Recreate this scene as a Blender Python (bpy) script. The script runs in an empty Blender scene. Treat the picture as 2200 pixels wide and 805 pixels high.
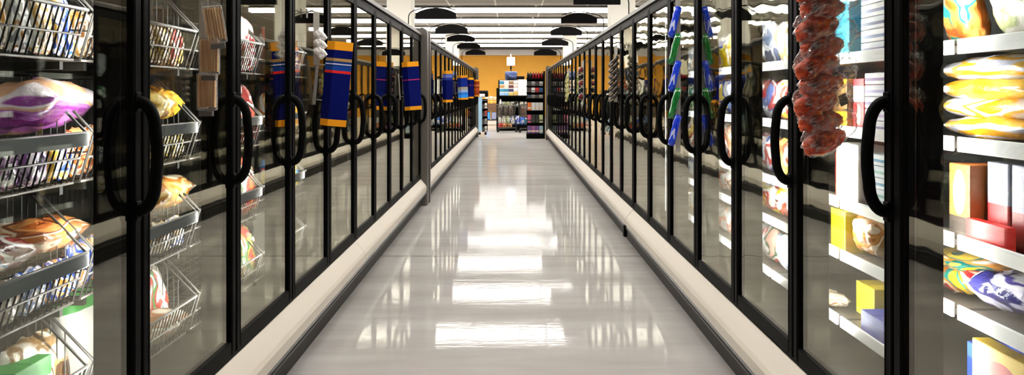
import bpy, bmesh, math, random
from mathutils import Vector, Matrix, noise
PI = math.pi
SC = bpy.context.scene
COL = SC.collection
random.seed(7)

# ------------------------------------------------------------------ helpers
def lin(h):
    if not isinstance(h, str): return (h[0], h[1], h[2], 1)
    h = h.lstrip('#'); o = []
    for i in (0, 2, 4):
        c = int(h[i:i+2], 16) / 255
        o.append(c / 12.92 if c <= .04045 else ((c + .055) / 1.055) ** 2.4)
    return (*o, 1)

class G:
    """collects geometry, becomes one mesh"""
    def __init__(s): s.v = []; s.f = []; s.m = []; s.sm = []
    def add(s, v, f, mi=0, smooth=False):
        n = len(s.v); s.v += [tuple(p) for p in v]
        for q in f: s.f.append([i + n for i in q]); s.m.append(mi); s.sm.append(smooth)
        return s
    def box(s, x0, x1, y0, y1, z0, z1, mi=0, b=0.0):
        if x0 > x1: x0, x1 = x1, x0
        if y0 > y1: y0, y1 = y1, y0
        if z0 > z1: z0, z1 = z1, z0
        if b <= 0:
            v = [(x, y, z) for x in (x0, x1) for y in (y0, y1) for z in (z0, z1)]
            return s.add(v, [(0,1,3,2),(4,6,7,5),(0,4,5,1),(2,3,7,6),(0,2,6,4),(1,5,7,3)], mi)
        bm = bmesh.new(); bmesh.ops.create_cube(bm, size=1)
        for p in bm.verts:
            p.co = Vector(((x0+x1)/2+p.co.x*(x1-x0), (y0+y1)/2+p.co.y*(y1-y0), (z0+z1)/2+p.co.z*(z1-z0)))
        bmesh.ops.bevel(bm, geom=bm.edges[:], offset=b, segments=2, affect='EDGES', profile=.5)
        s.bm(bm, mi); return s
    def bm(s, bm, mi=0, smooth=False):
        bm.verts.ensure_lookup_table()
        for i, p in enumerate(bm.verts): p.index = i
        s.add([p.co[:] for p in bm.verts], [[p.index for p in f.verts] for f in bm.faces], mi, smooth); bm.free(); return s
    def tube(s, pts, r, n=8, mi=0, cap=True, ry=None, up=(0, 1, 0)):
        """swept tube; ry gives a second radius along `up`"""
        P = [Vector(p) for p in pts]; rings = []
        for i, p in enumerate(P):
            t = (P[min(i+1, len(P)-1)] - P[max(i-1, 0)]).normalized()
            u = Vector(up)
            if abs(t.dot(u)) > .95: u = Vector((1, 0, 0)) if abs(t.x) < .9 else Vector((0, 0, 1))
            a = t.cross(u).normalized(); c = a.cross(t).normalized()
            rr = r[i] if isinstance(r, (list, tuple)) else r
            rings.append([p + a*rr*math.cos(2*PI*k/n) + c*(ry or rr)*math.sin(2*PI*k/n) for k in range(n)])
        v = [q for R in rings for q in R]; f = []
        for i in range(len(P)-1):
            for k in range(n):
                k2 = (k+1) % n; f.append((i*n+k, i*n+k2, (i+1)*n+k2, (i+1)*n+k))
        if cap: f.append(list(range(n))[::-1]); f.append([(len(P)-1)*n+k for k in range(n)])
        return s.add(v, f, mi, n > 5)
    def lathe(s, prof, n=14, mi=0, c=(0, 0, 0)):
        v = []; f = []
        for r, z in prof:
            for k in range(n): v.append((c[0]+r*math.cos(2*PI*k/n), c[1]+r*math.sin(2*PI*k/n), c[2]+z))
        for i in range(len(prof)-1):
            for k in range(n):
                k2 = (k+1) % n; f.append((i*n+k, i*n+k2, (i+1)*n+k2, (i+1)*n+k))
        f.append(list(range(n))[::-1]); f.append([(len(prof)-1)*n+k for k in range(n)])
        return s.add(v, f, mi, True)
    def prism(s, prof, a, b, axis='y', mi=0):
        """closed 2-D profile (first, second) extruded along axis between a and b"""
        n = len(prof)
        def P(p, t): return (p[0], t, p[1]) if axis == 'y' else ((t, p[0], p[1]) if axis == 'x' else (p[0], p[1], t))
        v = [P(p, a) for p in prof] + [P(p, b) for p in prof]
        f = [(i, (i+1) % n, n+(i+1) % n, n+i) for i in range(n)]
        f += [list(range(n))[::-1], [n+i for i in range(n)]]
        return s.add(v, f, mi)
    def mesh(s, name, mats):
        me = bpy.data.meshes.new(name); me.from_pydata(s.v, [], s.f)
        for m in (mats if isinstance(mats, (list, tuple)) else [mats]): me.materials.append(m)
        me.polygons.foreach_set('material_index', s.m); me.polygons.foreach_set('use_smooth', s.sm)
        bm = bmesh.new(); bm.from_mesh(me); bmesh.ops.recalc_face_normals(bm, faces=bm.faces[:]); bm.to_mesh(me); bm.free()
        me.update(); return me
    def obj(s, name, mats, parent=None, loc=(0, 0, 0)):
        return link(name, s.mesh(name, mats), parent, loc)

def link(name, me, parent=None, loc=(0, 0, 0)):
    o = bpy.data.objects.new(name, me); COL.objects.link(o); o.location = loc
    if parent: o.parent = parent
    return o
def tag(o, label, cat, group=None, kind=None):
    o['label'] = label; o['category'] = cat
    if group: o['group'] = group
    if kind: o['kind'] = kind
    return o
def thing(name, label, cat, loc=(0, 0, 0), rz=0, group=None):
    o = bpy.data.objects.new(name, None); COL.objects.link(o); o.empty_display_size = .1
    o.location = loc; o.rotation_euler = (0, 0, rz); return tag(o, label, cat, group)
def struct(o): o['kind'] = 'structure'; return o
def dup(o, parent=None):
    c = o.copy(); COL.objects.link(c)
    if parent: c.parent = parent
    for ch in list(o.children): dup(ch, c)
    return c

# ------------------------------------------------------------------ materials
def newmat(name):
    m = bpy.data.materials.new(name); m.use_nodes = True; nt = m.node_tree
    return m, nt, nt.nodes['Principled BSDF']
def pm(name, col, rough=.5, metal=0, spec=.5, emit=None, es=0, coat=0):
    m, nt, b = newmat(name)
    b.inputs['Base Color'].default_value = lin(col); b.inputs['Roughness'].default_value = rough
    b.inputs['Metallic'].default_value = metal; b.inputs['Specular IOR Level'].default_value = spec
    b.inputs['Coat Weight'].default_value = coat
    if emit: b.inputs['Emission Color'].default_value = lin(emit); b.inputs['Emission Strength'].default_value = es
    return m
def mth(nt, op, a, b=None, c=None):
    n = nt.nodes.new('ShaderNodeMath'); n.operation = op
    for i, q in enumerate((a, b, c)):
        if q is None: continue
        if isinstance(q, (int, float)): n.inputs[i].default_value = q
        else: nt.links.new(q, n.inputs[i])
    return n.outputs[0]
def coords(nt, kind='Object', scale=(1, 1, 1), loc=(0, 0, 0)):
    t = nt.nodes.new('ShaderNodeTexCoord'); mp = nt.nodes.new('ShaderNodeMapping')
    mp.inputs['Scale'].default_value = scale; mp.inputs['Location'].default_value = loc
    nt.links.new(t.outputs[kind], mp.inputs[0]); return mp.outputs[0]
def tex_noise(nt, vec, scale, detail=3, rough=.5, dist=0):
    n = nt.nodes.new('ShaderNodeTexNoise'); n.inputs['Scale'].default_value = scale
    n.inputs['Detail'].default_value = detail; n.inputs['Roughness'].default_value = rough; n.inputs['Distortion'].default_value = dist
    nt.links.new(vec, n.inputs['Vector']); return n
def ramp(nt, fac, stops, interp='LINEAR'):
    r = nt.nodes.new('ShaderNodeValToRGB'); cr = r.color_ramp; cr.interpolation = interp
    while len(cr.elements) < len(stops): cr.elements.new(.5)
    for e, (p, c) in zip(cr.elements, stops): e.position = p; e.color = lin(c)
    nt.links.new(fac, r.inputs[0]); return r.outputs[0]
def bump(nt, b, h, strength, dist=.01):
    n = nt.nodes.new('ShaderNodeBump'); n.inputs['Strength'].default_value = strength; n.inputs['Distance'].default_value = dist
    nt.links.new(h, n.inputs['Height']); nt.links.new(n.outputs[0], b.inputs['Normal']); return n

def film_mat(name, cols, seed, scale=2.2, rough=.22):
    """printed crinkly plastic film: patches of the given colours"""
    m, nt, b = newmat(name)
    v = coords(nt, 'Generated', (1, 1, 1), (seed*3.1, seed*1.7, seed*2.3))
    n = tex_noise(nt, v, scale*.72, 1.2, .4, .9)
    k = len(cols); st = []
    step = .36/k
    for i, c in enumerate(cols):
        p = .5+(i-k/2)*step
        st.append((0 if i == 0 else p+step*.18, c)); st.append((1 if i == k-1 else p+step*.82, c))
    nt.links.new(ramp(nt, n.outputs[0], st, 'LINEAR'), b.inputs['Base Color'])
    b.inputs['Roughness'].default_value = rough; b.inputs['Coat Weight'].default_value = .5; b.inputs['Coat Roughness'].default_value = .12
    n2 = tex_noise(nt, coords(nt, 'Object', (1, 1, 1), (seed, 0, 0)), 28, 3, .6, .8)
    bump(nt, b, n2.outputs[0], .55, .012)
    return m
def carton_mat(name, base, band=None, disc=None, lo=.0, hi=.3, r=.3, cy=.5, cz=.5):
    """printed carton: plain ground, one band between lo and hi of its height, one disc on the faces"""
    m, nt, b = newmat(name)
    t = nt.nodes.new('ShaderNodeTexCoord'); s = nt.nodes.new('ShaderNodeSeparateXYZ')
    nt.links.new(t.outputs['Generated'], s.inputs[0]); c = None
    def mix(prev, col, fac):
        x = nt.nodes.new('ShaderNodeMix'); x.data_type = 'RGBA'
        nt.links.new(fac, x.inputs['Factor'])
        if isinstance(prev, tuple): x.inputs['A'].default_value = prev
        else: nt.links.new(prev, x.inputs['A'])
        x.inputs['B'].default_value = lin(col); return x.outputs['Result']
    out = lin(base)
    if band:
        f = mth(nt, 'MULTIPLY', mth(nt, 'GREATER_THAN', s.outputs[2], lo), mth(nt, 'LESS_THAN', s.outputs[2], hi)); out = mix(out, band, f)
    if disc:
        dy = mth(nt, 'SUBTRACT', s.outputs[1], cy); dz = mth(nt, 'SUBTRACT', s.outputs[2], cz)
        d = mth(nt, 'SQRT', mth(nt, 'ADD', mth(nt, 'MULTIPLY', dy, dy), mth(nt, 'MULTIPLY', dz, dz)))
        out = mix(out, disc, mth(nt, 'LESS_THAN', d, r))
    if isinstance(out, tuple): b.inputs['Base Color'].default_value = out
    else: nt.links.new(out, b.inputs['Base Color'])
    b.inputs['Roughness'].default_value = .4
    return m

def glass_mat(name, wavy):
    """several panes of door glass: clear straight on, mirror-like at a slant"""
    m, nt, b = newmat(name); nt.nodes.remove(b); out = nt.nodes['Material Output']
    tr = nt.nodes.new('ShaderNodeBsdfTransparent'); tr.inputs[0].default_value = (.93, .95, .93, 1)
    gl = nt.nodes.new('ShaderNodeBsdfGlossy'); gl.inputs['Roughness'].default_value = .015; gl.inputs[0].default_value = (.92, .90, .78, 1)
    mx = nt.nodes.new('ShaderNodeMixShader')
    geo = nt.nodes.new('ShaderNodeNewGeometry'); dp = nt.nodes.new('ShaderNodeVectorMath'); dp.operation = 'DOT_PRODUCT'
    nt.links.new(geo.outputs['Normal'], dp.inputs[0]); nt.links.new(geo.outputs['Incoming'], dp.inputs[1])
    c = mth(nt, 'ABSOLUTE', dp.outputs['Value'])
    g = mth(nt, 'POWER', mth(nt, 'SUBTRACT', 1.0, c), 3.6)
    F = mth(nt, 'MINIMUM', mth(nt, 'MULTIPLY_ADD', g, 1.15, .05), 1.0)
    nt.links.new(F, mx.inputs[0]); nt.links.new(tr.outputs[0], mx.inputs[1]); nt.links.new(gl.outputs[0], mx.inputs[2])
    bp = nt.nodes.new('ShaderNodeBump'); bp.inputs['Distance'].default_value = .01
    if wavy: 
        n = tex_noise(nt, coords(nt, 'Object', (1, 2.4, 4)), 1.9, .7, .45, .2); bp.inputs['Strength'].default_value = .15
    else:
        n = tex_noise(nt, coords(nt, 'Object', (1, 2, 1)), 2.2, 2, .5, .3); bp.inputs['Strength'].default_value = .012
    nt.links.new(n.outputs[0], bp.inputs['Height']); nt.links.new(bp.outputs[0], gl.inputs['Normal'])
    nt.links.new(mx.outputs[0], out.inputs[0]); return m
def clear_mat(name, tint=(.97, .97, .97), amt=.13):
    m, nt, b = newmat(name); nt.nodes.remove(b); out = nt.nodes['Material Output']
    tr = nt.nodes.new('ShaderNodeBsdfTransparent'); tr.inputs[0].default_value = (*tint, 1)
    gl = nt.nodes.new('ShaderNodeBsdfPrincipled'); gl.inputs['Roughness'].default_value = .12; gl.inputs['Base Color'].default_value = (.75, .75, .75, 1)
    gl.inputs['Specular IOR Level'].default_value = 1.0
    lw = nt.nodes.new('ShaderNodeLayerWeight'); lw.inputs[0].default_value = .2
    mx = nt.nodes.new('ShaderNodeMixShader'); F = mth(nt, 'MINIMUM', mth(nt, 'ADD', lw.outputs['Facing'], amt), 1.0)
    F = mth(nt, 'MULTIPLY', F, .75)
    nt.links.new(F, mx.inputs[0]); nt.links.new(tr.outputs[0], mx.inputs[1]); nt.links.new(gl.outputs[0], mx.inputs[2])
    n = tex_noise(nt, coords(nt, 'Object'), 45, 3, .6, 1.2); bump(nt, gl, n.outputs[0], .8, .01)
    nt.links.new(mx.outputs[0], out.inputs[0]); return m

BLACK = pm('black_metal', '#030303', .5, 0, .05)
BLACKM = pm('black_plastic', '#040404', .5, 0, .08)
FIN = pm('black_mullion', '#020202', .6, 0, .03)
DARKIN = pm('dark_liner', '#15140f', .55, 0, .3)
GREY = pm('grey_trim', '#504b45', .38, .25, .5)
GREYD = pm('grey_panel', '#5c5752', .4, .15, .5)
BUMPER = pm('cream_bumper', '#cdc4b6', .42, 0, .45)
KICK = pm('dark_kick', '#1f1a15', .5, 0, .25)
RAIL = pm('rail_black', '#0a0807', .3, 0, .3)
LED = pm('led_strip', '#ffffff', .5, emit=(1, .98, .95), es=115)
LED2 = pm('led_strip_soft', '#ffffff', .5, emit=(1, .97, .93), es=80)
WHITE = pm('white_metal', '#f6f7fa', .4)
CHROME = pm('chrome_wire', '#55524e', .35, .3)
STRIPP = pm('strip_plastic', '#a9a59d', .3)
WIRED = pm('dark_wire', '#0c0b0b', .4, 0, .25); WIREM = pm('grey_wire', '#262422', .4, 0, .3)
GLASS_W = glass_mat('door_glass_wavy', True)
GLASS_F = glass_mat('door_glass', False)
CLEAR = clear_mat('clear_film')
LAMP = pm('lamp_side_lens', '#ffffff', .5, emit=(1, .97, .92), es=4)
LAMPB = pm('lamp_bottom_lens', '#ffffff', .5, emit=(1, .97, .92), es=50)
COLWHITE = pm('white_paint', '#dad5c9', .6)
ORANGE = pm('sign_orange', '#e0951c', .45)

# ------------------------------------------------------------------ room
XW, Y0, Y1, ZC, H = 10.0, -4.0, 44.0, 4.15, 1.4
def make_floor():
    m, nt, b = newmat('polished_floor')
    co = coords(nt); s = nt.nodes.new('ShaderNodeSeparateXYZ'); nt.links.new(co, s.inputs[0])
    n1 = tex_noise(nt, coords(nt, 'Object', (.35, 2.2, 1)), 1.6, 5, .6, .2)
    n2 = tex_noise(nt, coords(nt, 'Object', (.6, 6, 1)), 3.5, 4, .65, .1)
    base = ramp(nt, n1.outputs[0], [(.3, '#a39e9a'), (.5, '#b0aba7'), (.72, '#bbb7b3')])
    seam = mth(nt, 'LESS_THAN', mth(nt, 'ABSOLUTE', mth(nt, 'SUBTRACT', mth(nt, 'MODULO', mth(nt, 'ADD', s.outputs[1], 9.52), 15.8), 0.0)), .012)
    mx = nt.nodes.new('ShaderNodeMix'); mx.data_type = 'RGBA'; nt.links.new(seam, mx.inputs['Factor'])
    nt.links.new(base, mx.inputs['A']); mx.inputs['B'].default_value = lin('#3c3833')
    nt.links.new(mx.outputs['Result'], b.inputs['Base Color'])
    r = nt.nodes.new('ShaderNodeMapRange'); r.inputs['From Min'].default_value = .3; r.inputs['From Max'].default_value = .7
    r.inputs['To Min'].default_value = .02; r.inputs['To Max'].default_value = .065
    nt.links.new(n2.outputs[0], r.inputs[0]); nt.links.new(r.outputs[0], b.inputs['Roughness'])
    b.inputs['Specular IOR Level'].default_value = 0
    gl = nt.nodes.new('ShaderNodeBsdfGlossy'); nt.links.new(r.outputs[0], gl.inputs['Roughness'])
    geo = nt.nodes.new('ShaderNodeNewGeometry'); dp = nt.nodes.new('ShaderNodeVectorMath'); dp.operation = 'DOT_PRODUCT'
    nt.links.new(geo.outputs['Normal'], dp.inputs[0]); nt.links.new(geo.outputs['Incoming'], dp.inputs[1])
    F = mth(nt, 'MINIMUM', mth(nt, 'MULTIPLY_ADD', mth(nt, 'POWER', mth(nt, 'SUBTRACT', 1.0, mth(nt, 'ABSOLUTE', dp.outputs['Value'])), 5.0), .95, .035), .3)
    mx2 = nt.nodes.new('ShaderNodeMixShader'); nt.links.new(F, mx2.inputs[0]); nt.links.new(b.outputs[0], mx2.inputs[1]); nt.links.new(gl.outputs[0], mx2.inputs[2])
    nt.links.new(mx2.outputs[0], nt.nodes['Material Output'].inputs[0])
    bump(nt, gl, n2.outputs[0], .035, .01)
    return m
FLOOR = make_floor()
def make_ceiling():
    m, nt, b = newmat('ceiling_tiles')
    br = nt.nodes.new('ShaderNodeTexBrick'); nt.links.new(coords(nt, 'Object', (1, 1, 1), (.48, .2, 0)), br.inputs['Vector'])
    br.offset = 0; br.inputs['Scale'].default_value = 1; br.inputs['Mortar Size'].default_value = .025
    br.inputs['Brick Width'].default_value = 1.44; br.inputs['Row Height'].default_value = .61
    br.inputs['Color1'].default_value = lin('#8f877a'); br.inputs['Color2'].default_value = lin('#857d70'); br.inputs['Mortar'].default_value = lin('#dad4c8')
    nt.links.new(br.outputs[0], b.inputs['Base Color']); b.inputs['Roughness'].default_value = .8
    return m
def make_yellow():
    m, nt, b = newmat('yellow_wall_paint')
    n = tex_noise(nt, coords(nt), .6, 3)
    nt.links.new(ramp(nt, n.outputs[0], [(.3, '#d8981f'), (.7, '#e6aa36')]), b.inputs['Base Color']); b.inputs['Roughness'].default_value = .6
    return m
YEL = make_yellow()
WALLG = pm('side_wall_paint', '#b9b2a4', .7)
struct(G().box(-XW, XW, Y0, Y1, -.12, 0).obj('floor', FLOOR))
struct(G().box(-XW, XW, Y0, Y1, ZC, ZC+.1).obj('ceiling', make_ceiling()))
struct(G().box(-XW, XW, Y1, Y1+.15, 0, ZC).obj('wall_back', YEL))
struct(G().box(-XW, XW, Y0-.15, Y0, 0, ZC).obj('wall_front', WALLG))
struct(G().box(-XW-.15, -XW, Y0, Y1, 0, ZC).obj('wall_left', WALLG))
struct(G().box(XW, XW+.15, Y0, Y1, 0, ZC).obj('wall_right', WALLG))
g = G().box(-XW, XW, 43.4, 44, 3.66, 3.98); struct(g.obj('trim_1', pm('soffit', '#d4d2cf', .6)))
struct(G().box(-XW, XW, 43.3, 44, 3.98, 4.15).obj('trim_2', pm('soffit_dark', '#4a463f', .6)))

# white columns standing behind the cases
for sx, sn in ((-1, 'left'), (1, 'right')):
    for yy, nm in ((15.0, 'nearer'), (28.2, 'farther')):
        t = thing('column', f'{nm} white square column rising behind the {sn} freezer row to the ceiling', 'column', (sx*2.26, yy, 0))
        G().box(-.25, .25, -.25, .25, 0, ZC, b=.012).obj('shaft', COLWHITE, t)
        G().box(-.28, .28, -.28, .28, 0, .15, b=.01).obj('base_trim', GREYD, t)

# ceiling lights: rows of hanging linear fixtures
lamp_g = G().box(-1.285, 1.285, -.11, -.1, -.2, -.07).box(-1.285, 1.285, .1, .11, -.2, -.07).box(-1.28, 1.28, -.098, .098, -.172, -.16, 1)
hous_g = G().box(-1.29, 1.29, -.13, .13, -.07, -.03); hous_g.box(-.9, -.86, -.03, .03, -.03, 0); hous_g.box(.86, .9, -.03, .03, -.03, 0)

lm, hm = lamp_g.mesh('diffuser', [LAMP, LAMPB]), hous_g.mesh('housing', pm('fixture_grey', '#6f6a61', .5))
ORD = ['first', 'second', 'third', 'fourth', 'fifth', 'sixth', 'seventh', 'eighth', 'ninth', 'tenth', 'eleventh', 'twelfth', 'thirteenth']
CN = ['far left', 'left', 'centre', 'right', 'far right']
rows = [2.7+3.4*i for i in range(12)]
for i, yy in enumerate(rows):
    for k, xx in enumerate((-5.71, -3.11, -.51, 2.09, 4.69)):
        t = thing('ceiling_light', f'lit white linear ceiling light, {CN[k]} one in the {ORD[11-i]} row from the yellow wall', 'ceiling light', (xx, yy, ZC), 0, 'linear ceiling lights')
        link('diffuser', lm, t); link('housing', hm, t)

# ------------------------------------------------------------------ freezer doors and cases
P = .762; XD = 1.12; ZB, ZT = .345, 2.085
def door_meshes():
    w0, w1 = .005, P-.005; st, rb, rt = .046, .058, .05
    g = G()
    g.box(0, .045, w0, w0+st, ZB, ZT, b=.006); g.box(0, .045, w1-st, w1, ZB, ZT, b=.006)
    g.box(.001, .044, w0+st, w1-st, ZB, ZB+rb, b=.004); g.box(.001, .044, w0+st, w1-st, ZT-rt, ZT, b=.004)
    g.box(-.0015, .0, w0+st-.012, w0+st-.007, ZB+.02, ZT-.02); g.box(-.0015, .0, w1-st+.007, w1-st+.012, ZB+.02, ZT-.02)
    fr = g.mesh('door_frame', BLACK)
    pane = G().box(.012, .02, w0+st-.004, w1-st+.004, ZB+rb-.004, ZT-rt+.004)
    # D-shaped pull: rounded path in x-z
    pts = []; zt, zb, xo, rr, rx = 1.374, 1.048, -.054, .085, .05
    pts.append((.004, .03, zt))
    for k in range(9):
        a = PI/2 + k/8*PI/2; pts.append((xo+rx+rx*math.cos(a), .03, zt-rr+rr*math.sin(a)))
    for k in range(1, 6): pts.append((xo-.006*math.sin(k/6*PI), .03, zt-rr+(zb-zt+2*rr)*k/6))
    for k in range(9):
        a = PI + k/8*PI/2; pts.append((xo+rx+rx*math.cos(a), .03, zb+rr+rr*math.sin(a)))
    pts.append((.004, .03, zb))
    h = G().tube(pts, .0185, 12, ry=.014)
    for z in (zt, zb): h.box(-.006, .002, .014, .046, z-.03, z+.03, b=.004)
    return fr, pane, h.mesh('handle', BLACKM)
FR, PANE, HAND = door_meshes()
PANE_R, PANE_L = PANE.mesh('glass_pane', GLASS_W), PANE.mesh('glass_pane', GLASS_F)

LEV_R = [1.54, 1.255, .97, .765, .50]
LEV_L = [1.50, 1.13, .77, .43]
def freezer(side, ya, n, label, near_end=True, far_end=True, leds=0, fitted=True):
    """side +1 right, -1 left; n doors from ya"""
    yb = ya + n*P; sx = side
    t = thing('freezer_case', label, 'freezer', (0, ya, 0))
    X = lambda a: sx*a
    L = yb-ya; e = .002
    def bx(nm, mat, *b, bev=0): return G().box(X(b[0]), X(b[1]), b[2]+e, b[3]-e, b[4], b[5], b=bev).obj(nm, mat, t)
    bx('back_panel', DARKIN, 1.93, 1.97, 0, L, .12, 2.1)
    bx('roof_panel', DARKIN, 1.19, 1.97, 0, L, 2.1, 2.125)
    bx('bottom_deck', DARKIN, 1.17, 1.93, 0, L, .12, .36)
    # header: black fascia and grey cap
    bx('header', BLACK, 1.125, 1.19, 0, L, ZT+.002, 2.115)
    G().prism([(X(1.105), 2.112), (X(1.105), 2.142), (X(1.118), 2.152), (X(1.24), 2.152), (X(1.24), 2.126), (X(1.19), 2.126), (X(1.19), 2.112)], e, L-e).obj('header_cap', GREY, t)
    bx('sill', BLACK, 1.127, 1.17, 0, L, .30, ZB-.002)
    G().prism([(X(1.127), .33), (X(1.120), .332), (X(1.060), .262), (X(1.048), .242), (X(1.048), .192), (X(1.127), .192)], e, L-(.012 if n == 9 else e)).obj('bumper', BUMPER, t)
    rp = [(X(1.085+.04*math.cos(a)), .166+.024*math.sin(a)) for a in [2*PI*k/14 for k in range(14)]]
    G().prism(rp, e, L-e).obj('bumper_rail', RAIL, t)
    G().prism([(X(1.10), .14), (X(1.10), .085), (X(1.118), .075), (X(1.118), 0), (X(1.15), 0), (X(1.15), .14)], e, L-e).obj('kick_plate', KICK, t)
    bx('plinth', BLACK, 1.15, 1.93, 0, L, 0, .12)
    for end, on in ((0, near_end), (1, far_end)):
        if on: bx('end_wall', DARKIN, 1.17, 1.93, (0 if end == 0 else L-.03), (.03 if end == 0 else L), .36, 2.1)
    # doors
    for i in range(n):
        loc = (X(XD), i*P, 0) if sx > 0 else (X(XD), (i+1)*P, 0)
        d = link('door', FR, t, loc)
        if sx < 0: d.rotation_euler = (0, 0, PI)
        link('glass_pane', PANE_R if sx > 0 else PANE_L, d); link('handle', HAND, d)
    for i in range(n+1):
        if (i == 0 and near_end) or (i == n and far_end): continue
        lo = 0.002 if i == 0 else -.034; hi = -.002 if i == n else .034
        mu = G().box(X(1.172), X(1.252), i*P+lo, i*P+hi, .36, 2.1, b=.004).obj('mullion', FIN, t)
        if i < leds:
            gg = G().box(X(1.2525), X(1.2565), i*P+max(lo, -.011), i*P+.011, .45, 2.02)
            gg.obj('light_strip', LED if sx > 0 else LED2, mu)
    return t
RA = 2.148
CR = [freezer(1, RA-P*3, 9, 'black glass-door freezer nearest on the right, white shelves full of food', leds=9, far_end=False)]
y = RA+P*6; NM = ['second', 'third', 'fourth', 'farthest']
for k in range(4):
    CR.append(freezer(1, y, 5, f'black glass-door freezer, {NM[k]} section along the right wall of doors' if k < 3 else 'black glass-door freezer, farthest section on the right beside the black rack', near_end=False, far_end=(k == 3))); y += 5*P
RE = y
LA = 2.222
CL = [freezer(-1, LA-P*3, 7, 'black glass-door freezer nearest on the left, filled with wire baskets', leds=7, far_end=False)]
y = LA+P*4
CL.append(freezer(-1, y, 5, 'black glass-door freezer on the left ending at the tall grey dividing panel', near_end=False)); y += 5*P
LE1 = y
y = LE1+.40
LB = y
for k, (n, l) in enumerate(((5, 'just beyond the tall grey panel'), (5, 'second section beyond the grey panel'), (5, 'third section beyond the grey panel'), (3, 'last short section before the far end panel'))):
    CL.append(freezer(-1, y, n, f'black glass-door freezer on the left, {l}', near_end=(k == 0), far_end=(k == 3))); y += n*P
LE2 = y
# black clip under the right bumper joint
tag(G().box(1.03, 1.064, RA+P*6-.03, RA+P*6+.03, .085, .188, b=.006).obj('bumper_clip', BLACKM), 'small black clip hanging under the bumper joint on the right freezer row', 'clip')

# end panels: rounded slabs
def end_panel(sx, ya, yb, label, two=False):
    t = thing('partition', label, 'panel', (0, ya, 0)); L = yb-ya
    cuts = [(0, L*.56, 1.056), (L*.58, L, 1.048)] if two else [(0, L, 1.05)]
    for a, b, xi in cuts:
        r = .07; pr = [(sx*xi, 0), (sx*xi, 2.21-r)]
        for k in range(1, 8):
            q = PI - k/8*PI/2; pr.append((sx*(xi+r+r*math.cos(q)), 2.21-r+r*math.sin(q)))
        pr += [(sx*(xi+r), 2.21), (sx*1.97, 2.21), (sx*1.97, 0)]
        G().prism(pr, a, b).obj('panel', GREYD, t)
        # lighter edge moulding towards the aisle
        pp = []
        m = [(sx*(xi-.010), z) for z in (.0, 2.21-r)]
        for k in range(0, 9):
            q = PI - k/8*PI/2; m.append((sx*(xi+r+(r+.010)*math.cos(q)), 2.21-r+(r+.010)*math.sin(q)))
        inner = [(sx*(xi+.001), 0.0), (sx*(xi+.001), 2.21-r)] + [(sx*(xi+r+(r-.001)*math.cos(PI-k/8*PI/2)), 2.21-r+(r-.001)*math.sin(PI-k/8*PI/2)) for k in range(0, 9)]
        G().prism(m + inner[::-1], a+.03, b-.03).obj('edge_moulding', GREY, t)
end_panel(-1, LE1+.01, LB-.01, 'tall grey rounded end panel dividing the two left freezer rows', True)
end_panel(-1, LE2+.005, LE2+.16, 'grey rounded end panel closing the far end of the left freezer row')
end_panel(1, RE+.005, RE+.16, 'grey rounded end panel closing the far end of the right freezer row')

# ------------------------------------------------------------------ shelves (right) and baskets (left)
NEAR = 6          # doors fitted out on each side, from door index 0 (first in frame)
def doorR(i): return RA - P + i*P     # near edge of in-frame door i
def doorL(i): return LA - P + i*P
for i in range(-2, NEAR):
    for l, z in enumerate(LEV_R):
        ya = doorR(i) - (RA-P*3)
        s = G().box(1.312, 1.925, ya+.012, ya+P-.012, z-.018, z).obj('shelf', GREYD, CR[0])
        G().box(1.302, 1.312, ya+.012, ya+P-.012, z-.026, z+.018, b=.003).obj('price_rail', WHITE, s)
def basket_meshes(price):
    W = P-.04; g = G()      # local: y 0..W, x 0 (front top) .. depth, z 0 base
    fx = lambda z: .045*(1-z/.15)
    n = 27
    for k in range(n+1):
        y = k*W/n; g.tube([(fx(0), y, 0), (0, y, .15)], .0026, 5, 1)
        if k % 2 == 0: g.tube([(fx(0), y, 0), (.58, y, 0)], .0022, 5, 1)
    for k in range(0, 9): g.tube([(.05+.066*k, 0, .002), (.05+.066*k, W, .002)], .0025, 5)
    for z, r in ((0, .004), (.075, .0035), (.15, .006)): g.tube([(fx(z)-.003, 0, z), (fx(z)-.003, W, z)], r, 6)
    fr = g.mesh('front_grid', [CHROME, WIRED])
    dv = []
    for y in (0, W):
        d = G(); d.tube([(0, y, .15), (.17, y, .325), (.58, y, .325), (.58, y, 0), (.045, y, 0), (0, y, .15)], .0048, 6)
        for k in range(1, 12):
            x = .045+.0445*k; zt = min(.325, .15+x*1.03); d.tube([(x, y, 0), (x, y, zt)], .0022, 5)
        d.tube([(.02, y, .09), (.58, y, .09)], .0025, 5)
        dv.append(d.mesh('side_divider', WIREM))
    pr = G().box(-.014, -.009, .01, W-.01, .112, .152, b=.0015).mesh('price_strip', pm('price_strip_grey', '#74777b', .25)) if price else None
    return fr, dv, pr
B_A, B_B = basket_meshes(False), basket_meshes(True)
TN = ['top', 'second', 'third', 'bottom']; TN5 = ['top', 'second', 'third', 'fourth', 'bottom']
DN = ['nearest', 'second', 'third', 'fourth', 'fifth', 'sixth']
for i in range(0, NEAR):
    for l, z in enumerate(LEV_L):
        t = thing('wire_basket', f'chrome wire basket in the {TN[l]} tier behind the {DN[i]} left freezer door', 'basket', (-1.278, doorL(i)+P-.02, z), PI, 'wire baskets in the left freezer')
        fr, dv, pr = B_B if l in (1, 2) else B_A
        link('front_grid', fr, t)
        for q in dv: link('side_divider', q, t)
        if pr: link('price_strip', pr, t)
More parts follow.
